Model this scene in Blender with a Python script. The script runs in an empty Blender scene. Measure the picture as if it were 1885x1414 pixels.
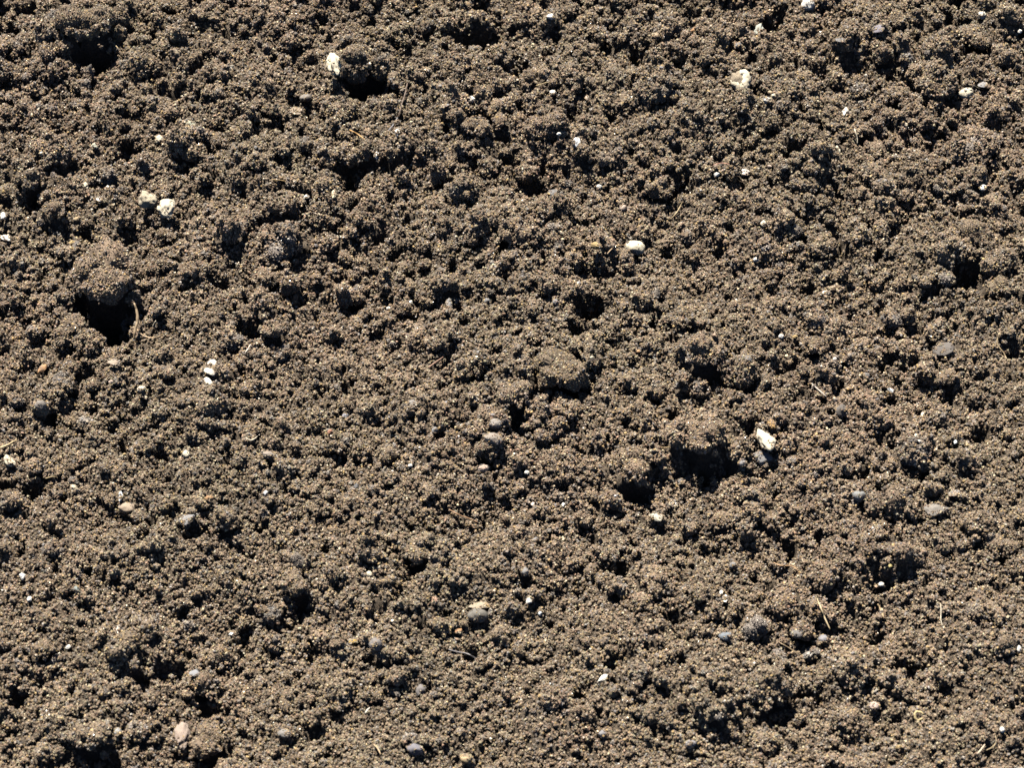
import bpy, math, random
import numpy as np

# ------------------------------------------------------------------ camera, sky, sun, exposure
scene = bpy.context.scene
COL = scene.collection
random.seed(7)
rng = np.random.default_rng(7)

PW, PH = 1885.0, 1414.0           # the photograph's pixel grid, used to read positions off it
LENS, SENSOR = 100.0, 36.0
PITCH = math.radians(50.0)        # camera looks down at the bed by this much
DIST = LENS / SENSOR * 1.0        # so that the bed is 1 m wide across the middle of the picture
cam_pos = np.array([0.0, -math.cos(PITCH) * DIST, math.sin(PITCH) * DIST])
fwd = np.array([0.0, math.cos(PITCH), -math.sin(PITCH)])
rgt = np.array([1.0, 0.0, 0.0])
upv = np.cross(rgt, fwd)

cam_data = bpy.data.cameras.new("camera")
cam_data.lens = LENS
cam_data.sensor_width = SENSOR
cam_data.clip_start = 0.05
cam_data.clip_end = 500.0
cam_data.dof.use_dof = True
cam_data.dof.focus_distance = DIST * 1.03
cam_data.dof.aperture_fstop = 11.0
cam = bpy.data.objects.new("camera", cam_data)
cam.location = cam_pos.tolist()
cam.rotation_euler = (math.pi / 2 - PITCH, 0, 0)
COL.objects.link(cam)
scene.camera = cam

SUN_ELEV = math.radians(58.0)
SUN_ROT = math.radians(-22.0)     # from +Y (the top of the picture) towards -X
world = bpy.data.worlds.new("World")
scene.world = world
world.use_nodes = True
wn = world.node_tree.nodes
wl = world.node_tree.links
wn.clear()
sky = wn.new("ShaderNodeTexSky")
sky.sky_type = 'NISHITA'
sky.sun_disc = False
sky.sun_elevation = SUN_ELEV
sky.sun_rotation = SUN_ROT
sky.altitude = 1500.0
sky.air_density = 0.35
sky.dust_density = 0.05
bg = wn.new("ShaderNodeBackground")
bg.inputs["Strength"].default_value = 0.05
wo = wn.new("ShaderNodeOutputWorld")
wl.new(sky.outputs[0], bg.inputs[0])
wl.new(bg.outputs[0], wo.inputs[0])

sd = bpy.data.lights.new("sun", 'SUN')
sd.energy = 5.0
sd.angle = math.radians(0.5)
sd.color = (1.0, 0.935, 0.84)
sun = bpy.data.objects.new("sun", sd)
to_sun = (math.sin(SUN_ROT) * math.cos(SUN_ELEV), math.cos(SUN_ROT) * math.cos(SUN_ELEV), math.sin(SUN_ELEV))
from mathutils import Vector
sun.rotation_euler = Vector(to_sun).to_track_quat('Z', 'Y').to_euler()
sun.location = (0, 2, 4)
COL.objects.link(sun)

scene.view_settings.view_transform = 'Standard'
scene.view_settings.look = 'None'
scene.view_settings.gamma = 1.0
scene.view_settings.use_curve_mapping = False
scene.view_settings.exposure = 1.53
scene.cycles.diffuse_bounces = 0

# ------------------------------------------------------------------ materials
def new_mat(name):
    m = bpy.data.materials.new(name)
    m.use_nodes = True
    n = m.node_tree.nodes
    return m, n, m.node_tree.links, n["Principled BSDF"]

def soil_material(name, spread, grey):
    """Colour of every grain comes with the grain; each lump is a little paler or darker, warmer or greyer."""
    m, n, l, b = new_mat(name)
    at = n.new("ShaderNodeAttribute"); at.attribute_name = "tint"
    oi = n.new("ShaderNodeObjectInfo")
    mr = n.new("ShaderNodeMapRange")
    mr.inputs["To Min"].default_value = 1.0 - spread; mr.inputs["To Max"].default_value = 1.0 + spread
    l.new(oi.outputs["Random"], mr.inputs["Value"])
    geo = n.new("ShaderNodeNewGeometry")
    nz = n.new("ShaderNodeTexNoise"); nz.inputs["Scale"].default_value = 26.0; nz.inputs["Detail"].default_value = 4.0
    l.new(geo.outputs["Position"], nz.inputs["Vector"])
    r2 = n.new("ShaderNodeMapRange")
    r2.inputs["From Min"].default_value = 0.3; r2.inputs["From Max"].default_value = 0.7
    r2.inputs["To Min"].default_value = 0.82; r2.inputs["To Max"].default_value = 1.16
    l.new(nz.outputs["Fac"], r2.inputs["Value"])
    mul = n.new("ShaderNodeMath"); mul.operation = 'MULTIPLY'
    l.new(mr.outputs[0], mul.inputs[0]); l.new(r2.outputs[0], mul.inputs[1])
    vm = n.new("ShaderNodeVectorMath"); vm.operation = 'SCALE'
    nb = n.new("ShaderNodeTexNoise"); nb.inputs["Scale"].default_value = 4.5; nb.inputs["Detail"].default_value = 3.0
    l.new(geo.outputs["Position"], nb.inputs["Vector"])
    hr = n.new("ShaderNodeValToRGB")
    hr.color_ramp.elements[0].position = 0.35; hr.color_ramp.elements[0].color = (0.95, 0.97, 0.93, 1)
    hr.color_ramp.elements[1].position = 0.65; hr.color_ramp.elements[1].color = (1.06, 1.02, 1.0, 1)
    l.new(nb.outputs["Fac"], hr.inputs[0])
    hm = n.new("ShaderNodeVectorMath"); hm.operation = 'MULTIPLY'
    l.new(at.outputs["Color"], hm.inputs[0]); l.new(hr.outputs[0], hm.inputs[1])
    l.new(hm.outputs[0], vm.inputs[0]); l.new(mul.outputs[0], vm.inputs["Scale"])
    # one crumb in nine is of grey clay instead
    bw = n.new("ShaderNodeRGBToBW"); l.new(vm.outputs[0], bw.inputs[0])
    gv = n.new("ShaderNodeVectorMath"); gv.operation = 'SCALE'
    gv.inputs[0].default_value = (1.0, 0.96, 0.93); l.new(bw.outputs[0], gv.inputs["Scale"])
    gf = n.new("ShaderNodeMapRange")
    gf.inputs["From Min"].default_value = 0.86; gf.inputs["From Max"].default_value = 0.92
    gf.inputs["To Max"].default_value = grey
    rr = n.new("ShaderNodeMath"); rr.operation = 'MULTIPLY'; rr.inputs[1].default_value = 17.0
    rf = n.new("ShaderNodeMath"); rf.operation = 'FRACT'
    l.new(oi.outputs["Random"], rr.inputs[0]); l.new(rr.outputs[0], rf.inputs[0]); l.new(rf.outputs[0], gf.inputs["Value"])
    gm = n.new("ShaderNodeMix"); gm.data_type = 'RGBA'
    l.new(gf.outputs[0], gm.inputs["Factor"]); l.new(vm.outputs[0], gm.inputs["A"]); l.new(gv.outputs[0], gm.inputs["B"])
    l.new(gm.outputs["Result"], b.inputs["Base Color"])
    l.new(at.outputs["Alpha"], b.inputs["Roughness"])
    b.inputs["Specular IOR Level"].default_value = 0.45
    return m

def ground_material():
    m, n, l, b = new_mat("soil_sheet")
    geo = n.new("ShaderNodeNewGeometry")
    nz = n.new("ShaderNodeTexNoise"); nz.inputs["Scale"].default_value = 420.0; nz.inputs["Detail"].default_value = 6.0
    nz.inputs["Roughness"].default_value = 0.7
    l.new(geo.outputs["Position"], nz.inputs["Vector"])
    cr = n.new("ShaderNodeValToRGB")
    cr.color_ramp.elements[0].position = 0.3; cr.color_ramp.elements[0].color = (0.05, 0.04, 0.03, 1)
    cr.color_ramp.elements[1].position = 0.72; cr.color_ramp.elements[1].color = (0.2, 0.15, 0.1, 1)
    l.new(nz.outputs["Fac"], cr.inputs[0])
    l.new(cr.outputs[0], b.inputs["Base Color"])
    b.inputs["Roughness"].default_value = 0.9
    n2 = n.new("ShaderNodeTexNoise"); n2.inputs["Scale"].default_value = 130.0; n2.inputs["Detail"].default_value = 8.0
    n2.inputs["Roughness"].default_value = 0.75
    l.new(geo.outputs["Position"], n2.inputs["Vector"])
    bp = n.new("ShaderNodeBump"); bp.inputs["Strength"].default_value = 1.0; bp.inputs["Distance"].default_value = 0.012
    l.new(n2.outputs["Fac"], bp.inputs["Height"])
    l.new(bp.outputs[0], b.inputs["Normal"])
    return m

def stone_material(name, dust, rough, speck, bump):
    """Stone in the object's own colour, mottled, with soil dust caught in patches."""
    m, n, l, b = new_mat(name)
    oi = n.new("ShaderNodeObjectInfo")
    tc = n.new("ShaderNodeTexCoord")
    add = n.new("ShaderNodeVectorMath"); add.operation = 'ADD'
    l.new(tc.outputs["Object"], add.inputs[0])
    l.new(oi.outputs["Location"], add.inputs[1])
    nz = n.new("ShaderNodeTexNoise"); nz.inputs["Scale"].default_value = speck; nz.inputs["Detail"].default_value = 5.0
    nz.inputs["Roughness"].default_value = 0.65
    l.new(add.outputs[0], nz.inputs["Vector"])
    mr = n.new("ShaderNodeMapRange")
    mr.inputs["From Min"].default_value = 0.3; mr.inputs["From Max"].default_value = 0.7
    mr.inputs["To Min"].default_value = 0.68; mr.inputs["To Max"].default_value = 1.14
    l.new(nz.outputs["Fac"], mr.inputs["Value"])
    vm = n.new("ShaderNodeVectorMath"); vm.operation = 'SCALE'
    l.new(oi.outputs["Color"], vm.inputs[0]); l.new(mr.outputs[0], vm.inputs["Scale"])
    n2 = n.new("ShaderNodeTexNoise"); n2.inputs["Scale"].default_value = 150.0; n2.inputs["Detail"].default_value = 6.0
    n2.inputs["Roughness"].default_value = 0.7
    l.new(add.outputs[0], n2.inputs["Vector"])
    cr = n.new("ShaderNodeValToRGB")
    cr.color_ramp.elements[0].position = 0.5; cr.color_ramp.elements[0].color = (0, 0, 0, 1)
    cr.color_ramp.elements[1].position = 0.66; cr.color_ramp.elements[1].color = (dust, dust, dust, 1)
    l.new(n2.outputs["Fac"], cr.inputs[0])
    mx = n.new("ShaderNodeMix"); mx.data_type = 'RGBA'
    l.new(cr.outputs[0], mx.inputs["Factor"])
    l.new(vm.outputs[0], mx.inputs["A"])
    mx.inputs["B"].default_value = (0.16, 0.12, 0.085, 1)
    l.new(mx.outputs["Result"], b.inputs["Base Color"])
    b.inputs["Roughness"].default_value = rough
    bp = n.new("ShaderNodeBump"); bp.inputs["Strength"].default_value = bump; bp.inputs["Distance"].default_value = 0.001
    n3 = n.new("ShaderNodeTexNoise"); n3.inputs["Scale"].default_value = 600.0; n3.inputs["Detail"].default_value = 4.0
    l.new(add.outputs[0], n3.inputs["Vector"])
    l.new(n3.outputs["Fac"], bp.inputs["Height"])
    l.new(bp.outputs[0], b.inputs["Normal"])
    return m

def fibre_material():
    m, n, l, b = new_mat("dry_fibre")
    oi = n.new("ShaderNodeObjectInfo")
    tc = n.new("ShaderNodeTexCoord")
    nz = n.new("ShaderNodeTexNoise"); nz.inputs["Scale"].default_value = 260.0; nz.inputs["Detail"].default_value = 4.0
    l.new(tc.outputs["Object"], nz.inputs["Vector"])
    mr = n.new("ShaderNodeMapRange")
    mr.inputs["From Min"].default_value = 0.3; mr.inputs["From Max"].default_value = 0.7
    mr.inputs["To Min"].default_value = 0.45; mr.inputs["To Max"].default_value = 0.9
    l.new(nz.outputs["Fac"], mr.inputs["Value"])
    vm = n.new("ShaderNodeVectorMath"); vm.operation = 'SCALE'
    l.new(oi.outputs["Color"], vm.inputs[0]); l.new(mr.outputs[0], vm.inputs["Scale"])
    l.new(vm.outputs[0], b.inputs["Base Color"])
    b.inputs["Roughness"].default_value = 0.6
    return m

M_SOIL = soil_material("soil", 0.22, 0.6)
M_CLOD = soil_material("clod_soil", 0.06, 0.0)
M_GROUND = ground_material()
M_CHALK = stone_material("chalky_stone", 0.85, 0.8, 190.0, 0.7)
M_SMOOTH = stone_material("smooth_stone", 0.9, 0.75, 120.0, 0.35)
M_QUARTZ = stone_material("quartz", 0.35, 0.22, 160.0, 0.25)
M_FIBRE = fibre_material()

# ------------------------------------------------------------------ mesh helpers
def ico(sub):
    t = (1 + 5 ** 0.5) / 2
    v = [(-1, t, 0), (1, t, 0), (-1, -t, 0), (1, -t, 0), (0, -1, t), (0, 1, t), (0, -1, -t), (0, 1, -t), (t, 0, -1), (t, 0, 1), (-t, 0, -1), (-t, 0, 1)]
    f = [(0, 11, 5), (0, 5, 1), (0, 1, 7), (0, 7, 10), (0, 10, 11), (1, 5, 9), (5, 11, 4), (11, 10, 2), (10, 7, 6), (7, 1, 8),
         (3, 9, 4), (3, 4, 2), (3, 2, 6), (3, 6, 8), (3, 8, 9), (4, 9, 5), (2, 4, 11), (6, 2, 10), (8, 6, 7), (9, 8, 1)]
    v = [np.array(p, float) / np.linalg.norm(p) for p in v]
    for _ in range(sub):
        cache, g = {}, []
        def mid(a, b):
            k = (min(a, b), max(a, b))
            if k not in cache:
                p = v[a] + v[b]
                v.append(p / np.linalg.norm(p)); cache[k] = len(v) - 1
            return cache[k]
        for a, b, c in f:
            x, y, z = mid(a, b), mid(b, c), mid(c, a)
            g += [(a, x, z), (b, y, x), (c, z, y), (x, y, z)]
        f = g
    return np.array(v), np.array(f)

ICO = [ico(k) for k in range(5)]

def make_mesh(name, V, F, mat, tint=None, smooth=False):
    """V (n,3), F (m,3) triangles -> mesh datablock."""
    me = bpy.data.meshes.new(name)
    F = np.asarray(F, np.int32)
    me.vertices.add(len(V)); me.loops.add(F.size); me.polygons.add(len(F))
    me.vertices.foreach_set("co", np.ascontiguousarray(V, np.float32).ravel())
    me.loops.foreach_set("vertex_index", F.ravel())
    me.polygons.foreach_set("loop_start", np.arange(0, F.size, 3, dtype=np.int32))
    if tint is not None:
        a = me.attributes.new("tint", 'FLOAT_COLOR', 'POINT')
        a.data.foreach_set("color", np.ascontiguousarray(tint, np.float32).ravel())
    me.update(calc_edges=True)
    me.polygons.foreach_set("use_smooth", np.full(len(F), smooth, dtype=bool))
    me.materials.append(mat)
    return me

def rand_rot(r, n):
    q = r.normal(size=(n, 4)); q /= np.linalg.norm(q, axis=1)[:, None]
    w, x, y, z = q.T
    return np.stack([np.stack([1 - 2 * (y * y + z * z), 2 * (x * y - z * w), 2 * (x * z + y * w)], -1),
                     np.stack([2 * (x * y + z * w), 1 - 2 * (x * x + z * z), 2 * (y * z - x * w)], -1),
                     np.stack([2 * (x * z - y * w), 2 * (y * z + x * w), 1 - 2 * (x * x + y * y)], -1)], 1)

PALETTE = np.array([      # share, r, g, b, spread, roughness
    [0.420, 0.198, 0.147, 0.103, 0.28, 0.75],    # brown loam
    [0.090, 0.080, 0.065, 0.053, 0.30, 0.55],    # dark humus
    [0.120, 0.330, 0.235, 0.115, 0.28, 0.36],    # ochre sand
    [0.070, 0.255, 0.165, 0.115, 0.25, 0.60],    # rusty pink
    [0.065, 0.165, 0.153, 0.152, 0.25, 0.50],    # lilac grey
    [0.095, 0.225, 0.200, 0.128, 0.25, 0.55],    # olive
    [0.040, 0.480, 0.410, 0.280, 0.25, 0.32],    # pale sand and quartz
])

def grain_colours(r, n):
    k = r.choice(len(PALETTE), size=n, p=PALETTE[:, 0] / PALETTE[:, 0].sum())
    p = PALETTE[k]
    val = np.exp(r.normal(size=n) * p[:, 4] * 0.8)
    c = np.empty((n, 4))
    c[:, :3] = np.clip(p[:, 1:4] * val[:, None], 0.01, 0.75)
    c[:, 3] = np.clip(p[:, 5] + r.normal(size=n) * 0.1, 0.2, 0.95)
    return c

def grains_mesh(r, P, rad):
    """One angular grain per point P with radius rad: verts, faces, colours."""
    bv, bf = ICO[0]
    n = len(P)
    g = bv[None] * (1 + r.normal(size=(n, 12, 1)) * 0.13)
    g = g * np.exp(r.normal(size=(n, 1, 3)) * 0.2)
    g = np.einsum('nij,nkj->nki', rand_rot(r, n), g)
    V = g * rad[:, None, None] + P[:, None]
    F = bf[None] + (np.arange(n) * 12)[:, None, None]
    C = np.repeat(grain_colours(r, n), 12, axis=0)
    return V.reshape(-1, 3), F.reshape(-1, 3), C

def fib(n, r):
    i = np.arange(n) + 0.5
    ph = np.arccos(1 - 2 * i / n); th = math.pi * (1 + 5 ** 0.5) * i
    d = np.stack([np.cos(th) * np.sin(ph), np.sin(th) * np.sin(ph), np.cos(ph)], 1)
    d += r.normal(size=d.shape) * (1.1 / math.sqrt(n))
    return d / np.linalg.norm(d, axis=1)[:, None]

def lump(seed, R, cover=0.62, lobes=9, flat=0.8, core_sub=3, cull=-2.0, gscale=1.0, spread=0.5, crumbs=0):
    """A crumb of soil of radius about R: several lobes grown together, crusted all over with grains."""
    r = np.random.default_rng(seed)
    ld = r.normal(size=(lobes, 3)); ld /= np.linalg.norm(ld, axis=1)[:, None]
    lc = ld * (r.uniform(0.25, spread + 0.12, size=(lobes, 1)))
    lr = r.uniform(0.34, 0.62, size=lobes)
    lc = np.vstack([lc, [[0, 0, 0]]]); lr = np.append(lr, 0.6)
    if crumbs:
        sd_ = r.normal(size=(crumbs, 3)); sd_ /= np.linalg.norm(sd_, axis=1)[:, None]
        dc = sd_ @ lc.T
        h = lr[None] ** 2 - ((lc ** 2).sum(1)[None] - dc ** 2)
        rr = np.where(h > 0, dc + np.sqrt(np.maximum(h, 0)), 0).max(1)
        sr = r.uniform(0.10, 0.22, size=crumbs)
        lc = np.vstack([lc, sd_ * (np.maximum(rr, .3) - sr * r.uniform(0.1, 0.75, crumbs))[:, None]]); lr = np.append(lr, sr)
    k = np.array([1.0, r.uniform(0.75, 1.0), flat])
    def surf(d):
        dc = d @ lc.T
        h = lr[None] ** 2 - ((lc ** 2).sum(1)[None] - dc ** 2)
        s = np.where(h > 0, dc + np.sqrt(np.maximum(h, 0)), 0)
        return np.maximum(s.max(1), 0.3)
    cv, cf = ICO[core_sub]
    core = cv * (surf(cv) * 0.97)[:, None] * k * R
    area = 4 * math.pi * (0.8 * R) ** 2
    n = max(6, int(area / (math.pi * (0.58e-3 * gscale) ** 2) * cover))
    d = fib(n, r)
    d = d[d[:, 2] > cull]
    rad = np.clip(np.exp(r.normal(size=len(d)) * 0.33) * 0.56e-3 * gscale, 0.3e-3, 1.7e-3)
    P = d * (surf(d) * R)[:, None] * k + d * (rad * r.uniform(-0.5, 0.4, len(d)))[:, None]
    V, F, C = grains_mesh(r, P, rad)
    cc = np.tile([0.15, 0.113, 0.08, 0.9], (len(core), 1))
    V = np.vstack([core, V]); F = np.vstack([cf, F + len(core)]); C = np.vstack([cc, C])
    return V, F, C

# ------------------------------------------------------------------ the lie of the soil
def gpt(px, py, z=0.0):
    """The point at height z that the photograph shows at pixel (px, py)."""
    d = rgt * ((px / PW - 0.5) * SENSOR) + upv * (-(py - PH / 2) / PW * SENSOR) + fwd * LENS
    t = (z - cam_pos[2]) / d[2]
    return cam_pos + d * t

PX = 1.0 / PW                    # metres per photograph pixel in the middle of the bed
X0, X1, Y0, Y1 = -0.86, 0.86, -0.80, 0.98
STEP = 0.001
NX, NY = int((X1 - X0) / STEP), int((Y1 - Y0) / STEP)

def band_noise(r, lam, width=0.55):
    f = np.fft.rfft2(r.normal(size=(NY, NX)))
    ky = np.fft.fftfreq(NY, STEP)[:, None]; kx = np.fft.rfftfreq(NX, STEP)[None]
    k = np.sqrt(kx ** 2 + ky ** 2)
    k0 = 1 / lam
    f *= np.exp(-((k - k0) / (width * k0)) ** 2)
    o = np.fft.irfft2(f, s=(NY, NX))
    return o / o.std()

xs = X0 + (np.arange(NX) + 0.5) * STEP
ys = Y0 + (np.arange(NY) + 0.5) * STEP
far = np.clip((ys + 0.45) / 0.9, 0, 1)[:, None]          # the far side of the bed is the coarser
far = 0.3 + 0.8 * far ** 1.4
H = (band_noise(rng, 0.32) * 0.0065 + band_noise(rng, 0.13) * 0.0050 + band_noise(rng, 0.055) * 0.0034 * far)
pit = band_noise(rng, 0.03)
H += -np.clip(pit - 0.95, 0, 2.0) * 0.0200 * far
H += band_noise(rng, 0.018) * 0.0014
rough = band_noise(rng, 0.10)

# hollows and mounds read off the photograph: x, y, half-width, half-height in its pixels, depth (m, + is down)
HOLLOWS = [
    (168, 118, 34, 20, .026), (202, 592, 30, 26, .034), (150, 560, 14, 26, .022), (325, 22, 34, 12, .020), (870, 72, 42, 18, .026),
    (678, 158, 34, 18, .024), (240, 268, 22, 16, .020), (700, 312, 55, 14, .018), (645, 338, 26, 22, .022), (565, 375, 22, 14, .018),
    (20, 55, 24, 14, .018), (55, 30, 16, 14, .016), (60, 385, 26, 16, .020), (1365, 108, 26, 18, .024), (1272, 22, 26, 18, .018),
    (1420, 28, 26, 18, .018), (1800, 92, 24, 14, .018), (1545, 450, 14, 26, .018), (1455, 290, 22, 16, .020), (1780, 512, 26, 20, .028),
    (1828, 548, 26, 12, .022), (1086, 560, 24, 18, .026), (1066, 608, 22, 12, .020), (1300, 712, 30, 10, .018), (1304, 868, 28, 14, .024),
    (1384, 800, 16, 16, .020), (1062, 712, 22, 12, .020), (948, 780, 26, 10, .018), (1586, 622, 22, 10, .018), (1632, 722, 18, 12, .018),
    (385, 1298, 22, 12, .022), (300, 1230, 30, 14, .022), (266, 1256, 20, 12, .020), (558, 1112, 16, 16, .022), (764, 1056, 24, 12, .020),
    (742, 1098, 18, 18, .020), (450, 1160, 14, 26, .018), (265, 990, 14, 10, .018), (360, 985, 24, 9, .018), (60, 905, 26, 12, .020),
    (160, 685, 20, 12, .020), (590, 710, 14, 12, .018), (460, 610, 20, 10, .018), (1490, 740, 22, 10, .016), (1680, 1218, 24, 14, .022),
    (1482, 1268, 24, 8, .018), (1510, 1290, 16, 14, .018), (1630, 1068, 22, 12, .020), (1500, 1080, 16, 14, .018), (1450, 1010, 16, 16, .018),
    (1135, 1035, 16, 14, .020), (1160, 895, 36, 10, .020), (640, 700, 14, 16, .018), (1145, 1225, 28, 14, .018), (1072, 1285, 14, 16, .020),
    (1240, 1145, 22, 12, .020), (1860, 1010, 20, 12, .016), (404, 1392, 18, 8, .016), (196, 1400, 22, 8, .014), (30, 1295, 16, 16, .018),
    (230, 815, 18, 12, .014), (900, 850, 14, 12, .014), (1740, 1330, 18, 10, .016), (1260, 330, 16, 14, .016), (930, 290, 18, 10, .018),
    (1180, 90, 20, 14, .016), (1860, 650, 22, 10, .018), (1810, 790, 20, 12, .016), (1000, 330, 26, 12, .016), (700, 1145, 16, 20, .014),
]
MOUNDS = [
    (480, 345, 60, 42, .016), (190, 510, 55, 35, .014), (130, 1320, 60, 45, .016), (655, 100, 55, 30, .012), (1500, 310, 50, 35, .012),
    (860, 40, 50, 25, .014), (1290, 672, 45, 25, .010), (1285, 835, 45, 20, .010), (1780, 480, 45, 20, .012), (1160, 860, 55, 22, .012),
    (120, 85, 60, 30, .012), (760, 280, 60, 22, .012), (1040, 650, 45, 25, .008), (1060, 90, 60, 40, .010),
]
def carve(px, py, rx, ry, depth):
    c = gpt(px, py)
    sx = rx * PX * 1.05; sy = ry * PX * 1.4
    i0, i1 = [int(np.clip((v - X0) / STEP, 0, NX)) for v in (c[0] - 3 * sx, c[0] + 3 * sx)]
    j0, j1 = [int(np.clip((v - Y0) / STEP, 0, NY)) for v in (c[1] - 3 * sy, c[1] + 3 * sy)]
    g = ((xs[i0:i1] - c[0]) / sx)[None] ** 2 + ((ys[j0:j1] - c[1]) / sy)[:, None] ** 2
    if depth > 0:                                   # ragged rims
        g = np.clip(g + 0.38 * RAG[j0:j1, i0:i1], 0, None)
    w = np.exp(-(g ** 1.7) * 0.7)
    H[j0:j1, i0:i1] -= depth * w
    if depth > 0:
        np.maximum(HOLLOW[j0:j1, i0:i1], w, out=HOLLOW[j0:j1, i0:i1])
HOLLOW = np.zeros((NY, NX))
RAG = band_noise(rng, 0.022, 0.8)
for x, y, rx, ry, d in HOLLOWS: carve(x, y, rx, ry, d * (1.6 if y < 620 else 0.95))
for x, y, rx, ry, d in MOUNDS: carve(x, y, rx, ry, -d)
H0 = H.copy()

def h_at(x, y, src=None):
    s = H if src is None else src
    i = np.clip(((np.asarray(x) - X0) / STEP).astype(int), 0, NX - 1)
    j = np.clip(((np.asarray(y) - Y0) / STEP).astype(int), 0, NY - 1)
    return s[j, i]

_disc = {}
def settle(x, y, r, sink, flat=0.85, q=None):
    """Lay a lump of radius r on the soil at (x, y): returns its centre height and raises the surface there."""
    n = max(1, int(round(r / STEP)))
    if n not in _disc:
        a = np.arange(-n, n + 1)
        d2 = (a[:, None] ** 2 + a[None] ** 2) / (n + 0.01) ** 2
        _disc[n] = (np.where(d2 < 1, np.sqrt(np.maximum(1 - d2, 0)), -9.0), d2 < 0.6)
    cap, inner = _disc[n]
    i = int((x - X0) / STEP); j = int((y - Y0) / STEP)
    if i < n or j < n or i >= NX - n or j >= NY - n:
        return None
    p = H[j - n:j + n + 1, i - n:i + n + 1]
    base = p[inner]
    base = base.mean() if q is None else np.quantile(base, q)
    z = base + r * flat * (1 - sink)
    np.maximum(p, z + cap * r * flat * 0.96, out=p)
    return z

def smooth_ground():
    """The sheet of soil under everything: fine in view, coarser outwards, out past where one could look."""
    inner_x = np.arange(X0 + 0.01, X1 - 0.01, 0.004); inner_y = np.arange(Y0 + 0.01, Y1 - 0.01, 0.004)
    grow = np.cumsum(0.006 * 1.32 ** np.arange(32))
    gx = np.concatenate([inner_x[0] - grow[::-1], inner_x, inner_x[-1] + grow])
    gy = np.concatenate([inner_y[0] - grow[::-1], inner_y, inner_y[-1] + grow])
    XX, YY = np.meshgrid(gx, gy)
    Z = h_at(np.clip(XX, X0, X1 - 1e-6), np.clip(YY, Y0, Y1 - 1e-6), H0)
    out = np.maximum(np.maximum(inner_x[0] - XX, XX - inner_x[-1]), np.maximum(inner_y[0] - YY, YY - inner_y[-1]))
    Z = Z * np.exp(-np.clip(out, 0, None) / 0.2) - 0.002
    nx, ny = len(gx), len(gy)
    idx = np.arange(nx * ny).reshape(ny, nx)
    a, b, c, d = idx[:-1, :-1].ravel(), idx[:-1, 1:].ravel(), idx[1:, 1:].ravel(), idx[1:, :-1].ravel()
    F = np.concatenate([np.stack([a, b, c], 1), np.stack([a, c, d], 1)])
    V = np.stack([XX.ravel(), YY.ravel(), Z.ravel()], 1)
    me = make_mesh("soil_ground", V, F, M_GROUND, smooth=True)
    o = bpy.data.objects.new("soil_ground", me)
    o["kind"] = "structure"
    COL.objects.link(o)

smooth_ground()

# ------------------------------------------------------------------ loose soil: crumbs and grains nobody could count
def scatter_tree():
    ng = bpy.data.node_groups.new("strew", 'GeometryNodeTree')
    ng.interface.new_socket("Geometry", in_out='INPUT', socket_type='NodeSocketGeometry')
    ng.interface.new_socket("Geometry", in_out='OUTPUT', socket_type='NodeSocketGeometry')
    n, l = ng.nodes, ng.links
    gi, go = n.new("NodeGroupInput"), n.new("NodeGroupOutput")
    def attr(name, t):
        a = n.new("GeometryNodeInputNamedAttribute"); a.data_type = t
        a.inputs["Name"].default_value = name
        return a.outputs["Attribute"]
    sep = n.new("GeometryNodeSeparateGeometry"); sep.domain = 'POINT'
    l.new(gi.outputs[0], sep.inputs["Geometry"]); l.new(attr("is_source", 'BOOLEAN'), sep.inputs["Selection"])
    sp = n.new("GeometryNodeSplitToInstances"); sp.domain = 'POINT'
    l.new(sep.outputs["Selection"], sp.inputs["Geometry"]); l.new(attr("variant", 'INT'), sp.inputs["Group ID"])
    iop = n.new("GeometryNodeInstanceOnPoints")
    l.new(sep.outputs["Inverted"], iop.inputs["Points"])
    l.new(sp.outputs["Instances"], iop.inputs["Instance"])
    iop.inputs["Pick Instance"].default_value = True
    l.new(attr("variant", 'INT'), iop.inputs["Instance Index"])
    e2r = n.new("FunctionNodeEulerToRotation")
    l.new(attr("turn", 'FLOAT_VECTOR'), e2r.inputs[0]); l.new(e2r.outputs[0], iop.inputs["Rotation"])
    l.new(attr("size", 'FLOAT_VECTOR'), iop.inputs["Scale"])
    l.new(iop.outputs["Instances"], go.inputs[0])
    return ng

STREW = scatter_tree()

def strew(name, variants, P, S, r, label, tilt=math.pi):
    """ONE object: the lumps in `variants` laid at the points P with scale S, turned at random."""
    Vs, Fs, Cs, ids, off = [], [], [], [], 0
    for k, (V, F, C) in enumerate(variants):
        Vs.append(V); Fs.append(F + off); Cs.append(C); ids.append(np.full(len(V), k)); off += len(V)
    ns, npnt = off, len(P)
    V = np.vstack(Vs + [P]); F = np.vstack(Fs)
    C = np.vstack(Cs + [np.zeros((npnt, 4))])
    me = make_mesh(name, V, F, M_SOIL, tint=C)
    a = me.attributes.new("is_source", 'BOOLEAN', 'POINT')
    a.data.foreach_set("value", np.concatenate([np.ones(ns, bool), np.zeros(npnt, bool)]))
    a = me.attributes.new("variant", 'INT', 'POINT')
    a.data.foreach_set("value", np.concatenate(ids + [r.integers(0, len(variants), npnt)]).astype(np.int32))
    t = np.zeros((ns + npnt, 3)); t[ns:] = r.uniform(-1, 1, (npnt, 3)) * [tilt, tilt, math.pi]
    a = me.attributes.new("turn", 'FLOAT_VECTOR', 'POINT'); a.data.foreach_set("vector", t.astype(np.float32).ravel())
    s = np.ones((ns + npnt, 3)); s[ns:] = S[:, None] * np.exp(r.normal(size=(npnt, 3)) * 0.08)
    a = me.attributes.new("size", 'FLOAT_VECTOR', 'POINT'); a.data.foreach_set("vector", s.astype(np.float32).ravel())
    o = bpy.data.objects.new(name, me)
    o["kind"] = "stuff"; o["label"] = label; o["category"] = "soil"
    COL.objects.link(o)
    m = o.modifiers.new("strew", 'NODES'); m.node_group = STREW
    return o

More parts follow.
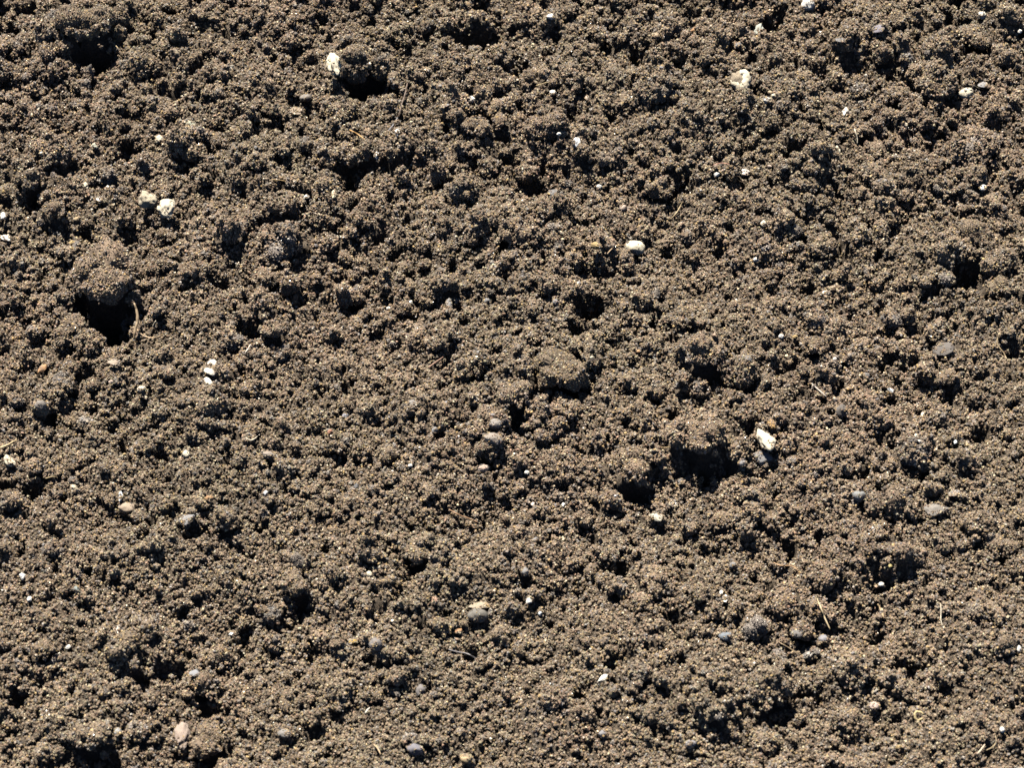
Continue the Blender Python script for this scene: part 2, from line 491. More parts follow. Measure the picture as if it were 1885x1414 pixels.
def set_props(o, label, cat, group=None):
    o["label"] = label; o["category"] = cat
    if group: o["group"] = group

# clods large enough to be told apart: x, y, width in photograph pixels, tone, label
CLODS = [
    (655, 112, 96, .92, "large dark earth clod beside the lumpy cream stone, deep shade under it"),
    (165, 88, 92, .95, "broad earth clod overhanging the black hollow near the upper left corner"),
    (190, 532, 112, 1.05, "largest earth clod, overhanging the deep hollow with the upright twig"),
    (325, 6, 64, .95, "earth clod cut by the upper picture edge with a black shadow slit under it"),
    (860, 44, 78, .95, "crumbly earth clod above the wide black hollow near the upper edge"),
    (878, 238, 46, 1.1, "smooth round-topped clod in the cluster left of centre top, closest to the camera"),
    (915, 205, 48, .85, "dark clod just behind the smooth round-topped clod"),
    (922, 262, 36, 1.0, "small clod at the foot of the smooth round-topped clod"),
    (990, 238, 50, .9, "dark rough clod halfway between the smooth round-topped clod and the bright white chip"),
    (1036, 682, 86, 1.0, "big rounded clod with dark twig tip on its side, near the middle of the bed"),
    (944, 752, 58, 1.1, "greyish clod with black shadow below, above two grey pebbles"),
    (1292, 682, 70, 1.0, "wide clod with a black overhang, between the big middle clod and the reddish clod"),
    (1496, 640, 52, 1.15, "reddish brown round clod with a tiny white speck beside it"),
    (1288, 838, 66, 1.05, "low clod above the black hollow, near the cream oblong stone"),
    (385, 1362, 62, 1.1, "round clod right beside the pinkish stone near the lower edge"),
    (172, 1372, 56, 1.2, "ochre-topped clod near the lower left corner, left of the pinkish stone"),
    (372, 1262, 52, .85, "dark clod with an inky shadow, up from the pinkish stone"),
    (545, 1075, 46, 1.15, "pale brown round clod above a narrow black pit, in the lower left quarter"),
    (770, 1030, 54, 1.0, "clod above a forked black gap, left of the blue grey chip"),
    (1348, 100, 56, .8, "dark clod over the black hollow just above the curled shell stone"),
    (1785, 486, 62, .95, "dark clod above the square black hollow at the right side"),
    (1840, 528, 50, .95, "clod with a shaded front, right of the square black hollow"),
    (1512, 450, 52, .95, "clod against the upright black fissure"),
    (920, 1166, 36, 1.1, "small clod with a sparkling grain, below the dark oval pebble"),
    (1328, 958, 44, .85, "small dark clod right of the half buried cream disc"),
    (16, 82, 42, 1.0, "grey-topped clod on the left picture edge near the upper corner"),
    (98, 388, 44, .95, "rounded clod between the black gap and the tan and cream stone pair"),
    (10, 356, 34, 1.1, "grey clod on the left picture edge above the white edge stones"),
    (62, 352, 50, .95, "brown clod overhanging the black gap left of the white double chip"),
    (1645, 60, 52, .95, "broad clod behind the violet slate piece"),
    (1790, 72, 56, .95, "clod above the shaded gap near the upper right corner"),
    (1475, 160, 36, 1.15, "round reddish clod right of the curled shell stone"),
    (1650, 172, 50, .9, "dark knobbly clod halfway between the curled shell stone and the cream bean stone"),
    (1215, 350, 52, 1.05, "rounded clod with a shadow below, near the tan pink pebble"),
    (1590, 625, 40, .85, "shaded clod between the reddish clod and the dark slate"),
    (1742, 690, 34, 1.15, "small pale topped clod just below the dark slate"),
    (230, 1182, 40, 1.15, "pinkish brown clod beside the small pink sliver, lower left"),
    (78, 1192, 46, 1.0, "grey brown clod with a shadow under it near the left edge, lower quarter"),
    (852, 680, 50, 1.1, "low pale clod left of the big middle clod"),
    (1445, 1110, 60, 1.0, "broad clod up from the long straight straw"),
    (1842, 1010, 44, 1.0, "clod near the right edge, below the straw tip at the edge"),
    (1165, 872, 58, 1.0, "wide crumbly clod over a shaded slit, left of the low clod by the black hollow"),
    (1200, 1060, 56, 1.1, "smooth sandy clod in the lower middle, below the half buried cream disc"),
    (530, 1290, 44, .95, "small dark clod in front of a shaded gap, right of the inky shadow clod"),
    (205, 690, 46, 1.05, "clod below the deep hollow with the upright twig"),
    (130, 610, 58, 1.1, "pale clod left of the deep hollow with the upright twig"),
]
CLOD_SIZES = {s: [lump(100 + 10 * s + k, s * 1e-3, cover=0.6, lobes=7, flat=0.78, core_sub=4, cull=-0.45, spread=0.62, crumbs=int(24 + s * 1.6)) for k in range(5)] for s in (10, 15, 22, 29)}
CLOD_MESH = {}
def clod_mesh(s, k):
    if (s, k) not in CLOD_MESH:
        V, F, C = CLOD_SIZES[s][k]
        CLOD_MESH[(s, k)] = make_mesh("earth_clod", V, F, M_CLOD, tint=C)
    return CLOD_MESH[(s, k)]
clod_discs = []
for i, (px, py, w, tone, label) in enumerate(CLODS):
    R = w * PX * 0.53
    s = min(CLOD_SIZES, key=lambda q: abs(math.log(q * 1e-3 * 0.95 / R)))
    g = gpt(px, py)
    for _ in range(2):
        g = gpt(px, py, float(h_at(g[0], g[1])) + 0.4 * R)
    z = settle(g[0], g[1], R, 0.5, 0.78, 0.75)
    o = bpy.data.objects.new("earth_clod", clod_mesh(s, i % 5))
    o.location = (g[0], g[1], z)
    sc = R / (s * 1e-3 * 0.95)
    o.scale = (sc, sc, sc)
    clod_discs.append((g[0], g[1], R))
    o.rotation_euler = (rng.uniform(-.2, .2), rng.uniform(-.2, .2), rng.uniform(-3.1, 3.1))
    set_props(o, label, "clod", "clods of earth lying on the soil bed")
    COL.objects.link(o)

area = (X1 - X0) * (Y1 - Y0)
def clear_of_clods(x, y, r):
    ok = np.ones(len(x), bool)
    for cx, cy, R in clod_discs:
        ok &= (x - cx) ** 2 + (y - cy) ** 2 > (0.80 * R + 0.1 * r) ** 2
    return ok
def lay(count, rlo, rhi, power, sink, dens=None, flat=0.85, q=None):
    """Positions and radii for `count` lumps, many small and few large, each settled on what lies there already."""
    u = rng.uniform(size=count)
    r = rlo * (1 - u * (1 - (rlo / rhi) ** power)) ** (-1 / power)
    r = np.sort(r)[::-1]
    x = rng.uniform(X0 + .02, X1 - .02, count); y = rng.uniform(Y0 + .02, Y1 - .02, count)
    if dens is not None:
        keep = rng.uniform(size=count) < dens(x, y)
        x, y, r = x[keep], y[keep], r[keep]
    keep = clear_of_clods(x, y, r)
    x, y, r = x[keep], y[keep], r[keep]
    P, S = [], []
    sk = rng.uniform(sink[0], sink[1], len(x))
    for a, b, c, d in zip(x, y, r, sk):
        z = settle(a, b, c, d, flat, q)
        if z is not None:
            P.append((a, b, z)); S.append(c)
    return np.array(P), np.array(S)

open_pit = lambda x, y: h_at(x, y, HOLLOW) < 0.3
farness = lambda y: np.clip((y + 0.5) / 1.0, 0, 1)
va = [lump(300 + k, 0.016, 0.62, 9, 0.8, core_sub=4, spread=0.6, crumbs=34) for k in range(9)]
P, S = lay(int(190 * area), 0.0105, 0.024, 2.5, (.5, 1.05), lambda x, y: (0.3 + 0.5 * farness(y)) * open_pit(x, y))
strew("coarse_soil_crumbs", va, P, S / 0.0155, rng, "coarse lumps of brown soil all over the bed")

vb = [lump(400 + k, 0.0075, 0.62, 9, 0.8, core_sub=3, spread=0.58, crumbs=16) for k in range(12)]
P, S = lay(int(2700 * area), 0.0048, 0.0125, 2.1, (.2, 1.0), lambda x, y: np.clip(0.25 + 0.2 * h_at(x, y, rough) + 0.7 * farness(y) ** 1.3, 0.08, 1) * open_pit(x, y))
strew("soil_crumbs", vb, P, S / 0.0072, rng, "brown soil crumbs crusted with sand grains")

vc = [lump(500 + k, 0.0042, 0.62, 9, 0.85, core_sub=2) for k in range(10)]
P, S = lay(int(11000 * area), 0.0021, 0.0046, 2.2, (.3, 1.1))
strew("small_soil_crumbs", vc, P, S / 0.0041, rng, "small crumbs filling the soil surface")

vd = [lump(600 + k, 0.0014, 0.7, 4, 0.9, core_sub=1, gscale=0.92) for k in range(14)]
def thin_out(x, y):
    """Full cover in and near the part of the bed in view, half of it farther out."""
    return (np.abs(x) < 0.66) & (y > -0.60) & (y < 0.78) | (rng.uniform(size=len(x)) < 0.5)
n = int(150000 * area)
x = rng.uniform(X0 + .02, X1 - .02, n); y = rng.uniform(Y0 + .02, Y1 - .02, n)
rad = 0.0008 * (1 - rng.uniform(size=n) * (1 - (0.0008 / 0.0021) ** 2)) ** -0.5
keep = thin_out(x, y) & clear_of_clods(x, y, rad)
x, y, rad = x[keep], y[keep], rad[keep]
P = np.stack([x, y, h_at(x, y) + rad * rng.uniform(-.5, .55, len(x))], 1)
# steep sides of clods and hollows carry as many crumbs for their area as the flat
gy_, gx_ = np.gradient(H, STEP)
SLOPE = np.hypot(gx_, gy_)
s_ = h_at(x, y, SLOPE)
k_ = rng.poisson(np.clip(s_ - 0.8, 0, 7) * 0.55)
xi, ri, si = np.repeat(x, k_), np.repeat(rad, k_), np.repeat(s_, k_)
yi = np.repeat(y, k_) + rng.uniform(-1, 1, len(xi)) * 0.0008
xi = xi + rng.uniform(-1, 1, len(xi)) * 0.0008
P = np.vstack([P, np.stack([xi, yi, h_at(xi, yi) + rng.uniform(-.6, .5, len(xi)) * np.minimum(si, 6) * STEP], 1)])
rad = np.concatenate([rad, ri])
strew("fine_soil_crumbs", vd, P, rad / 0.00135, rng, "fine crumbs and clustered grains of soil")

n = int(90000 * area)
x = rng.uniform(X0 + .02, X1 - .02, n); y = rng.uniform(Y0 + .02, Y1 - .02, n)
rad = np.clip(np.exp(rng.normal(size=n) * 0.35) * 0.60e-3, 0.3e-3, 1.8e-3)
keep = thin_out(x, y) & clear_of_clods(x, y, rad); x, y, rad = x[keep], y[keep], rad[keep]
P = np.stack([x, y, h_at(x, y) + rad * 0.2], 1)
ve = []
for k in range(24):
    r_ = np.random.default_rng(700 + k)
    ve.append(grains_mesh(r_, np.zeros((1, 3)), np.array([1e-3])))
strew("soil_grains", ve, P, rad / 1e-3, rng, "loose sand grains sprinkled over the soil")

# ------------------------------------------------------------------ stones
def surface_point(px, py, lift=0.0):
    g = gpt(px, py)
    for _ in range(4):
        g = gpt(px, py, float(h_at(g[0], g[1])) + lift)
    return g

def clear_view(x, y, z, most=0.006):
    """Lie high enough on the crumbs not to vanish behind the ones in front, up to `most`."""
    d = np.arange(0.002, 0.024, 0.001)
    need = float((h_at(np.full(len(d), x), y - d) - d * 1.15).max())
    return z + min(max(need - z, 0.0), most)

def stone_mesh(kind, seed, mat):
    """Unit stone of one of five habits: round, chip, flat, porous, bean."""
    r = np.random.default_rng(seed)
    v, f = ICO[3]
    v = v.copy()
    def noise(p, fr, amp, m=10):
        k = r.normal(size=(m, 3)) * fr; ph = r.uniform(0, 6.28, m)
        return (np.sin(p @ k.T + ph).sum(1) / math.sqrt(m)) * amp
    if kind in ("chip", "flat"):
        nn = r.normal(size=(11, 3)); nn /= np.linalg.norm(nn, axis=1)[:, None]
        dd = r.uniform(0.55, 0.95, 11)
        t = np.where(v @ nn.T > 1e-3, dd / np.maximum(v @ nn.T, 1e-3), 9).min(1)
        v = v * np.minimum(t, 1.15)[:, None]
        v *= (1 + noise(v, 3, 0.04) + noise(v, 6, 0.03))[:, None]
        if kind == "flat":
            v[:, 2] *= 0.5
    elif kind == "porous":
        v *= (1 + noise(v, 2.0, 0.2) + noise(v, 5, 0.09) + noise(v, 11, 0.04))[:, None]
        u = v / np.linalg.norm(v, axis=1)[:, None]
        c = r.normal(size=(26, 3)); c /= np.linalg.norm(c, axis=1)[:, None]
        d = np.linalg.norm(u[:, None] - c[None], axis=2)
        w = r.uniform(0.12, 0.24, 26)
        v *= (1 - 0.16 * np.exp(-(d / w) ** 2).max(1))[:, None]
    elif kind == "bean":
        v *= (1 + noise(v, 1.6, 0.07))[:, None]
        v[:, 1] += 0.22 * (v[:, 0] ** 2) - 0.1
        v *= (1 + noise(v, 6, 0.02))[:, None]
    else:
        v *= (1 + noise(v, 1.7, 0.13) + noise(v, 4, 0.055) + noise(v, 9, 0.02))[:, None]
    v = v / np.abs(v).max(0)
    if kind == "flat":
        v[:, 2] *= 0.5
    return make_mesh("stone", v, f, mat, smooth=(kind != "chip"))

STONE_VARIANTS = {}
def stone_variant(kind, k, mat):
    key = (kind, k, mat.name)
    if key not in STONE_VARIANTS:
        STONE_VARIANTS[key] = stone_mesh(kind, hash((len(kind), k)) % 1000 + k * 17, mat)
    return STONE_VARIANTS[key]

CREAM, WHITE, TAN, YEL = (.68, .61, .46), (.80, .77, .70), (.31, .245, .175), (.45, .32, .14)
PINK, ORNG, RED, GREY = (.40, .31, .25), (.38, .215, .10), (.30, .14, .085), (.185, .165, .145)
SLATE, BLUE, DARK, PALE = (.125, .12, .118), (.160, .162, .168), (.095, .087, .08), (.40, .40, .38)
GREEN = (.46, .48, .38)
# x, y, width, height in photograph pixels, turn (deg, in the picture), habit, colour, label
STONES = [
    (615, 117, 27, 46, 10, "porous", CREAM, "lumpy cream stone standing against the large dark clod"),
    (1487, 7, 24, 24, 0, "round", WHITE, "white pebble cut by the upper picture edge"),
    (1015, 31, 19, 13, 25, "chip", WHITE, "white oblong chip near the upper edge, right of the crumbly clod"),
    (1000, 25, 13, 9, 10, "round", TAN, "tan crumb of stone touching the white oblong chip by the upper edge"),
    (1778, 172, 28, 21, 20, "bean", CREAM, "cream bean-shaped stone near the upper right corner"),
    (1168, 457, 34, 28, -10, "round", CREAM, "round cream pebble with a shadow below, half sunk beside a yellow stone"),
    (1098, 452, 19, 14, -10, "round", YEL, "yellow ochre stone left of the round cream pebble"),
    (1060, 262, 18, 17, 20, "chip", (.82, .82, .80), "brightest white angular chip, right of the dark rough clod"),
    (1410, 810, 26, 42, 30, "porous", CREAM, "cream oblong stone lying beside a black gap, the largest pale stone of the right half"),
    (275, 368, 38, 34, 20, "porous", (.46, .40, .29), "tan half of the tan and cream stone pair"),
    (305, 383, 32, 36, 0, "porous", CREAM, "cream half of the tan and cream stone pair"),
    (200, 348, 13, 14, 30, "chip", WHITE, "upper piece of the white double chip near the stone pair"),
    (186, 366, 17, 13, -35, "chip", WHITE, "lower piece of the white double chip near the stone pair"),
    (157, 343, 13, 13, 30, "porous", CREAM, "cream knob left of the white double chip"),
    (294, 256, 17, 15, 0, "porous", CREAM, "cream round stone right of the small hollow, upper left"),
    (176, 269, 15, 12, 0, "porous", (.6, .6, .48), "greenish cream stone left of the small hollow, upper left"),
    (328, 276, 14, 10, 0, "flat", (.55, .56, .42), "flat greenish cream stone below the cream round stone"),
    (352, 229, 18, 14, 10, "porous", (.40, .42, .32), "dull green stone in the upper left, behind the flat greenish cream stone"),
    (70, 195, 10, 14, 0, "chip", CREAM, "small upright cream chip below the upper left corner clods"),
    (5, 397, 16, 13, 10, "chip", WHITE, "white stone on the left edge, upper of the two edge stones"),
    (12, 438, 24, 13, -10, "flat", WHITE, "long flat white stone on the left edge, lower of the two edge stones"),
    (134, 447, 13, 10, 10, "round", YEL, "small ochre stone right of the long flat white edge stone"),
    (141, 403, 14, 9, 0, "round", (.50, .38, .22), "small tan stone left of the tan and cream stone pair"),
    (562, 180, 25, 17, 25, "round", GREY, "grey oval pebble above a tan pebble, left of the large dark clod"),
    (547, 203, 30, 20, 5, "flat", TAN, "tan flat pebble just below the grey oval pebble, left of the large dark clod"),
    (614, 357, 11, 16, 0, "chip", (.66, .6, .42), "yellowish cream chip beside the dark gap under the broad mound"),
    (564, 363, 13, 9, 0, "porous", WHITE, "whitish knob inside the dark gap under the broad mound"),
    (1556, 206, 12, 18, -15, "chip", WHITE, "white glassy chip midway along the top, below the broad upper right clods"),
    (1411, 184, 15, 12, 20, "porous", (.6, .59, .55), "grey white knob right of the curled shell stone"),
    (1424, 176, 9, 8, 0, "round", CREAM, "tiny cream knob touching the grey white knob by the curled shell stone"),
    (1418, 170, 9, 8, 0, "round", (.5, .38, .24), "tiny tan knob above the grey white knob by the curled shell stone"),
    (1807, 28, 18, 13, 0, "porous", WHITE, "white crumbly stone near the upper right corner"),
    (1397, 56, 18, 26, -20, "porous", (.42, .44, .38), "pale greenish grey stone between the two upper hollows"),
    (1542, 276, 12, 17, 0, "porous", CREAM, "cream upright stone beside the pale curved rootlet"),
    (1368, 318, 24, 16, 0, "porous", (.74, .64, .58), "pinkish white shelly stone by the reddish root"),
    (1319, 321, 11, 8, 0, "chip", WHITE, "white speck left of the pinkish white shelly stone"),
    (1417, 306, 10, 8, 0, "round", PINK, "small pink pebble right of the pinkish white shelly stone"),
    (1809, 345, 14, 11, -30, "chip", WHITE, "white chip alone at the right side, upper third"),
    (1406, 412, 13, 13, 0, "round", CREAM, "cream round bead, upper right of the yellow and cream pebble pair"),
    (1380, 414, 9, 12, 0, "round", (.5, .4, .22), "small ochre bead left of the cream round bead"),
    (1146, 383, 17, 15, 20, "round", PINK, "tan pink pebble above the round cream pebble"),
    (1392, 478, 11, 9, 0, "round", WHITE, "small white bead right of the round cream pebble, a little lower"),
    (1520, 538, 14, 8, 15, "chip", WHITE, "thin white chip beside the stub of straw"),
    (1438, 619, 9, 8, 0, "round", WHITE, "white bead left of a yellow bead, up from the reddish clod"),
    (1464, 620, 11, 7, 0, "round", YEL, "yellow bead right of the white bead, up from the reddish clod"),
    (1537, 661, 7, 7, 0, "round", WHITE, "tiny white speck beside the reddish brown clod"),
    (1640, 720, 12, 10, 0, "chip", (.62, .66, .68), "silvery glassy chip in a small black hollow"),
    (1421, 781, 14, 18, 10, "porous", (.44, .27, .10), "orange tan lump above the cream oblong stone"),
    (343, 836, 12, 13, 0, "round", CREAM, "round cream bead, left middle of the bed"),
    (261, 716, 15, 11, 15, "round", (.68, .60, .48), "cream pebble below the deep hollow with the upright twig"),
    (205, 703, 11, 8, 0, "round", PINK, "small pink pebble left of the cream pebble"),
    (19, 849, 17, 26, 30, "porous", CREAM, "cream stone at the left edge below the edge straw"),
    (135, 902, 16, 15, -30, "chip", (.55, .46, .33), "pale tan chip right of the shaded pits at the left"),
    (222, 915, 8, 17, 0, "chip", (.60, .66, .70), "bluish white sliver standing above the tan flat stone"),
    (234, 936, 32, 24, -10, "round", (.30, .235, .17), "tan rounded stone below the bluish white sliver"),
    (385, 917, 15, 10, 0, "round", ORNG, "orange stone in the left middle, right of the bluish white sliver"),
    (608, 795, 11, 11, 0, "round", RED, "small brick red bead"),
    (489, 908, 9, 9, 0, "chip", (.66, .66, .64), "small white grey chip right of the orange stone"),
    (41, 1062, 10, 11, 0, "chip", WHITE, "white chip by the left edge, upper of two"),
    (54, 1104, 8, 9, 0, "round", WHITE, "white bead by the left edge, lower of two"),
    (125, 1191, 10, 6, 30, "chip", WHITE, "white chip below the two white bits by the left edge"),
    (335, 1358, 30, 44, 5, "porous", (.38, .30, .245), "pinkish stone standing on end beside the round clod near the lower edge"),
    (219, 1161, 9, 16, 5, "chip", (.62, .50, .40), "small pink sliver on the pinkish brown clod"),
    (426, 1168, 9, 6, 20, "chip", WHITE, "white fleck on the slope right of the pinkish brown clod"),
    (1208, 953, 24, 17, 10, "flat", (.55, .52, .42), "half buried cream disc in a shaded gap"),
    (649, 1183, 14, 10, 10, "round", (.42, .28, .08), "golden brown bead in the lower middle"),
    (680, 1057, 9, 10, 0, "round", CREAM, "cream bead left of the clod above the forked gap"),
    (800, 1105, 9, 12, 0, "round", (.52, .32, .22), "pink orange bead above the dark oval pebble"),
    (974, 1107, 10, 9, 0, "porous", WHITE, "white bead right of the dark oval pebble"),
    (994, 1130, 7, 7, 0, "chip", (.66, .7, .7), "glassy speck below the white bead, lower middle"),
    (843, 1163, 14, 8, 20, "flat", (.48, .25, .12), "orange flake left of the small sparkling clod"),
    (1622, 1077, 9, 8, 0, "round", WHITE, "white bead beside the shaded hollow right of the long straight straw"),
    (1335, 1101, 9, 13, 0, "chip", WHITE, "white chip left of the long straight straw"),
    (1327, 1091, 7, 7, 0, "chip", WHITE, "tiny white speck just above the white chip by the straw"),
    (1876, 1194, 8, 10, 0, "round", WHITE, "white bead at the right edge, lower quarter"),
    (1845, 1344, 8, 9, 0, "round", WHITE, "white bead near the lower right corner"),
    (1653, 1376, 14, 9, 0, "round", YEL, "golden bead near the lower edge below the pale ring"),
    (1609, 1300, 18, 14, 20, "porous", (.56, .44, .38), "pinkish white stone left of the pale ring"),
    (1487, 1207, 15, 11, 20, "porous", (.60, .56, .50), "whitish knob below the long straight straw"),
    (1638, 1042, 9, 7, 0, "chip", (.38, .31, .12), "yellow fleck up from the white bead by the hollow"),
    (1878, 57, 9, 8, 0, "round", WHITE, "white bead on the right edge near the upper corner"),
    (693, 285, 10, 14, 0, "chip", (.66, .66, .64), "whitish stone on the ledge below the orange straw"),
    (731, 244, 9, 12, 0, "chip", WHITE, "white sliver below the grey twig"),
    (868, 183, 14, 13, -20, "chip", WHITE, "white chip up from the smooth round-topped clod"),
    (820, 193, 18, 8, 5, "flat", (.30, .32, .36), "flat blue grey stone left of the white chip behind the clods"),
    (1017, 171, 14, 10, 0, "porous", WHITE, "white crumb behind the dark rough clod"),
    (1082, 180, 11, 14, 10, "flat", PINK, "thin pink shell flake right of the white crumb"),
    (1029, 246, 8, 6, 0, "round", WHITE, "tiny white speck between dark rough clod and brightest white chip"),
    (878, 283, 7, 6, 0, "round", WHITE, "tiny white speck in front of the smooth round-topped clod"),
    (1206, 66, 13, 12, 0, "round", (.44, .33, .22), "small tan pebble in the upper middle"),
    (960, 112, 9, 10, 0, "round", SLATE, "small shiny slate bead below the crumbly clod"),
    (1103, 343, 10, 8, 0, "round", WHITE, "small pale bead beside the dark grey round pebble"),
    (757, 557, 9, 8, 0, "chip", (.74, .70, .58), "small cream chip left of two blue grey chips, upper middle"),
    (716, 568, 8, 7, 0, "round", WHITE, "small white bead left of the small cream chip, upper middle"),
    (710, 842, 12, 9, 0, "round", CREAM, "cream bead below the middle of the bed, left"),
    (755, 858, 7, 7, 0, "round", WHITE, "tiny white bead right of the cream bead below the middle"),
    (890, 862, 20, 15, 10, "round", (.40, .29, .23), "pinkish pebble below the grey pebbles in the middle"),
    (970, 870, 8, 7, 0, "round", WHITE, "tiny white bead right of the pinkish pebble in the middle"),
    (982, 930, 9, 10, 0, "chip", (.66, .55, .46), "pale pink chip below the middle of the bed"),
    (1037, 930, 7, 8, 0, "chip", WHITE, "tiny white chip right of the pale pink chip"),
    (1089, 658, 7, 6, 0, "round", CREAM, "tiny cream bead above the dark twig tip"),
    (1175, 647, 7, 9, 0, "round", ORNG, "tiny orange bead right of the big middle clod"),
    (1700, 762, 9, 12, 10, "chip", (.68, .64, .52), "small cream chip below the dark slate"),
    (1758, 814, 7, 7, 0, "chip", (.72, .76, .74), "tiny glassy speck above the pale grey flat pebble"),
    # grey and slate pebbles
    (828, 560, 15, 26, 5, "flat", BLUE, "upright blue grey chip in the upper middle, left of its smaller twin"),
    (897, 554, 13, 13, 0, "round", BLUE, "smaller blue grey chip beside a dark gap, upper middle"),
    (819, 743, 13, 13, 0, "round", (.20, .22, .25), "small blue grey bead left of the greyish clod"),
    (911, 781, 24, 20, 0, "round", (.21, .195, .18), "upper and smaller of two grey pebbles under the greyish clod"),
    (909, 808, 36, 24, 5, "round", (.23, .20, .17), "lower and larger of two grey pebbles under the greyish clod"),
    (636, 766, 13, 13, 0, "round", (.24, .24, .27), "small violet grey pebble, left of the middle"),
    (801, 792, 14, 13, 0, "round", (.17, .18, .20), "slate bead left of the two grey pebbles"),
    (1405, 843, 40, 28, -15, "flat", BLUE, "flat slate piece below the cream oblong stone"),
    (1366, 853, 18, 13, 10, "round", BLUE, "small slate pebble left of the flat slate piece"),
    (1375, 663, 20, 18, 0, "round", SLATE, "slate pebble left of the reddish clod"),
    (1738, 640, 44, 32, 10, "flat", DARK, "wide dark slate lying above the small pale topped clod"),
    (1595, 692, 14, 14, 0, "round", SLATE, "slate bead above the silvery glassy chip"),
    (1550, 755, 26, 26, 0, "round", DARK, "dark round pebble in the right half above the middle grey patch"),
    (1430, 766, 14, 10, 0, "round", SLATE, "slate bead above the orange tan lump"),
    (1580, 912, 28, 22, -10, "round", (.19, .20, .20), "grey rounded pebble left of the pale grey flat pebble"),
    (1724, 940, 50, 26, 10, "flat", (.19, .175, .155), "broad dusty grey stone, half sunk, under the pale grey flat pebble"),
    (1757, 907, 26, 16, 5, "flat", (.25, .24, .23), "pale grey flat pebble with a shadow, right side"),
    (880, 1133, 38, 26, 5, "round", (.125, .12, .105), "dark oval pebble under a tan slab, lower middle"),
    (886, 1115, 44, 15, 3, "flat", (.30, .25, .18), "tan slab resting behind the dark oval pebble"),
    (967, 1052, 14, 16, 0, "round", (.19, .19, .19), "grey bead up from the white bead, lower middle"),
    (1335, 1172, 28, 19, -5, "round", (.14, .17, .20), "slate blue pebble left of the long straight straw's foot"),
    (1516, 1178, 20, 18, 0, "round", (.20, .20, .22), "grey pebble under the long straight straw's foot"),
    (1467, 1168, 22, 17, 0, "round", SLATE, "slate pebble left of the straw's foot, between grey and slate blue pebbles"),
    (692, 1186, 24, 24, 0, "round", (.15, .14, .135), "grey round pebble right of the golden brown bead"),
    (776, 1270, 20, 22, 0, "round", (.16, .15, .15), "grey lump in the lower middle, below the golden brown bead"),
    (984, 995, 13, 16, -25, "flat", BLUE, "blue grey chip in the lower middle, tilted"),
    (705, 1026, 15, 18, 0, "flat", (.16, .19, .23), "small blue slate chip left of the clod above the forked gap"),
    (1019, 358, 26, 22, 0, "round", (.12, .12, .12), "dark grey round pebble below the dark rough clod"),
    (1548, 72, 24, 14, -10, "flat", (.15, .15, .155), "flat grey stone left of the violet slate piece"),
    (1615, 52, 32, 20, -10, "flat", (.17, .16, .19), "violet slate piece near the upper right"),
    (1812, 156, 28, 15, 15, "flat", (.22, .22, .22), "grey flat pebble right of the cream bean-shaped stone"),
    (1358, 82, 14, 22, -30, "flat", SLATE, "slate chip on the dark clod above the curled shell stone"),
    (141, 1087, 14, 14, 25, "chip", (.18, .22, .21), "greenish slate chip near the left edge, lower third"),
    (344, 957, 32, 22, 25, "flat", (.22, .22, .22), "grey flake tilted up, right of the tan rounded stone"),
    (524, 1352, 24, 18, -10, "round", (.18, .17, .16), "grey pebble right of the round clod near the lower edge"),
    (216, 1350, 14, 16, 0, "porous", (.34, .34, .33), "pale grey knob between the ochre-topped and pinkish stones"),
    (361, 1240, 24, 14, 10, "flat", (.20, .21, .23), "grey flake on top of the dark clod with the inky shadow"),
    (765, 1380, 30, 20, -10, "round", (.14, .14, .165), "violet slate pebble near the lower edge"),
    (858, 1398, 24, 18, 0, "round", (.40, .30, .17), "ochre pebble cut by shade on the lower edge"),
    (1022, 556, 11, 12, 0, "round", (.16, .17, .19), "slate bead left of the black pit in the middle"),
    (1255, 885, 16, 12, 0, "flat", BLUE, "blue slate chip left of the low clod by the black hollow"),
    (655, 895, 11, 10, 0, "chip", BLUE, "small blue chip below the cream bead, left of the middle"),
    (1350, 1040, 15, 12, 0, "round", (.19, .19, .19), "grey pebble right of the sandy clod in the lower middle"),
    (1110, 1352, 16, 14, 0, "round", (.18, .18, .19), "grey bead near the lower edge, right of the ochre pebble"),
    (1270, 1370, 22, 16, 0, "round", (.2, .19, .2), "grey pebble on the lower edge, middle right"),
    (760, 742, 22, 15, 0, "flat", (.20, .19, .175), "grey brown flat pebble left of the small blue grey bead"),
    (495, 838, 24, 16, 0, "round", (.24, .2, .165), "smooth brown pebble right of the round cream bead"),
    (75, 745, 22, 20, 0, "round", (.17, .155, .14), "grey brown pebble near the left edge, above the edge straw"),
    (212, 668, 28, 18, 10, "flat", (.30, .235, .18), "sandy flat pebble below the deep hollow with the upright twig"),
]
def placed_rot(turn, r, tip=0.35):
    """Turn about the upright, plus a small tip, as a stone comes to rest."""
    return (r.uniform(-tip, tip), r.uniform(-tip, tip), math.radians(turn))

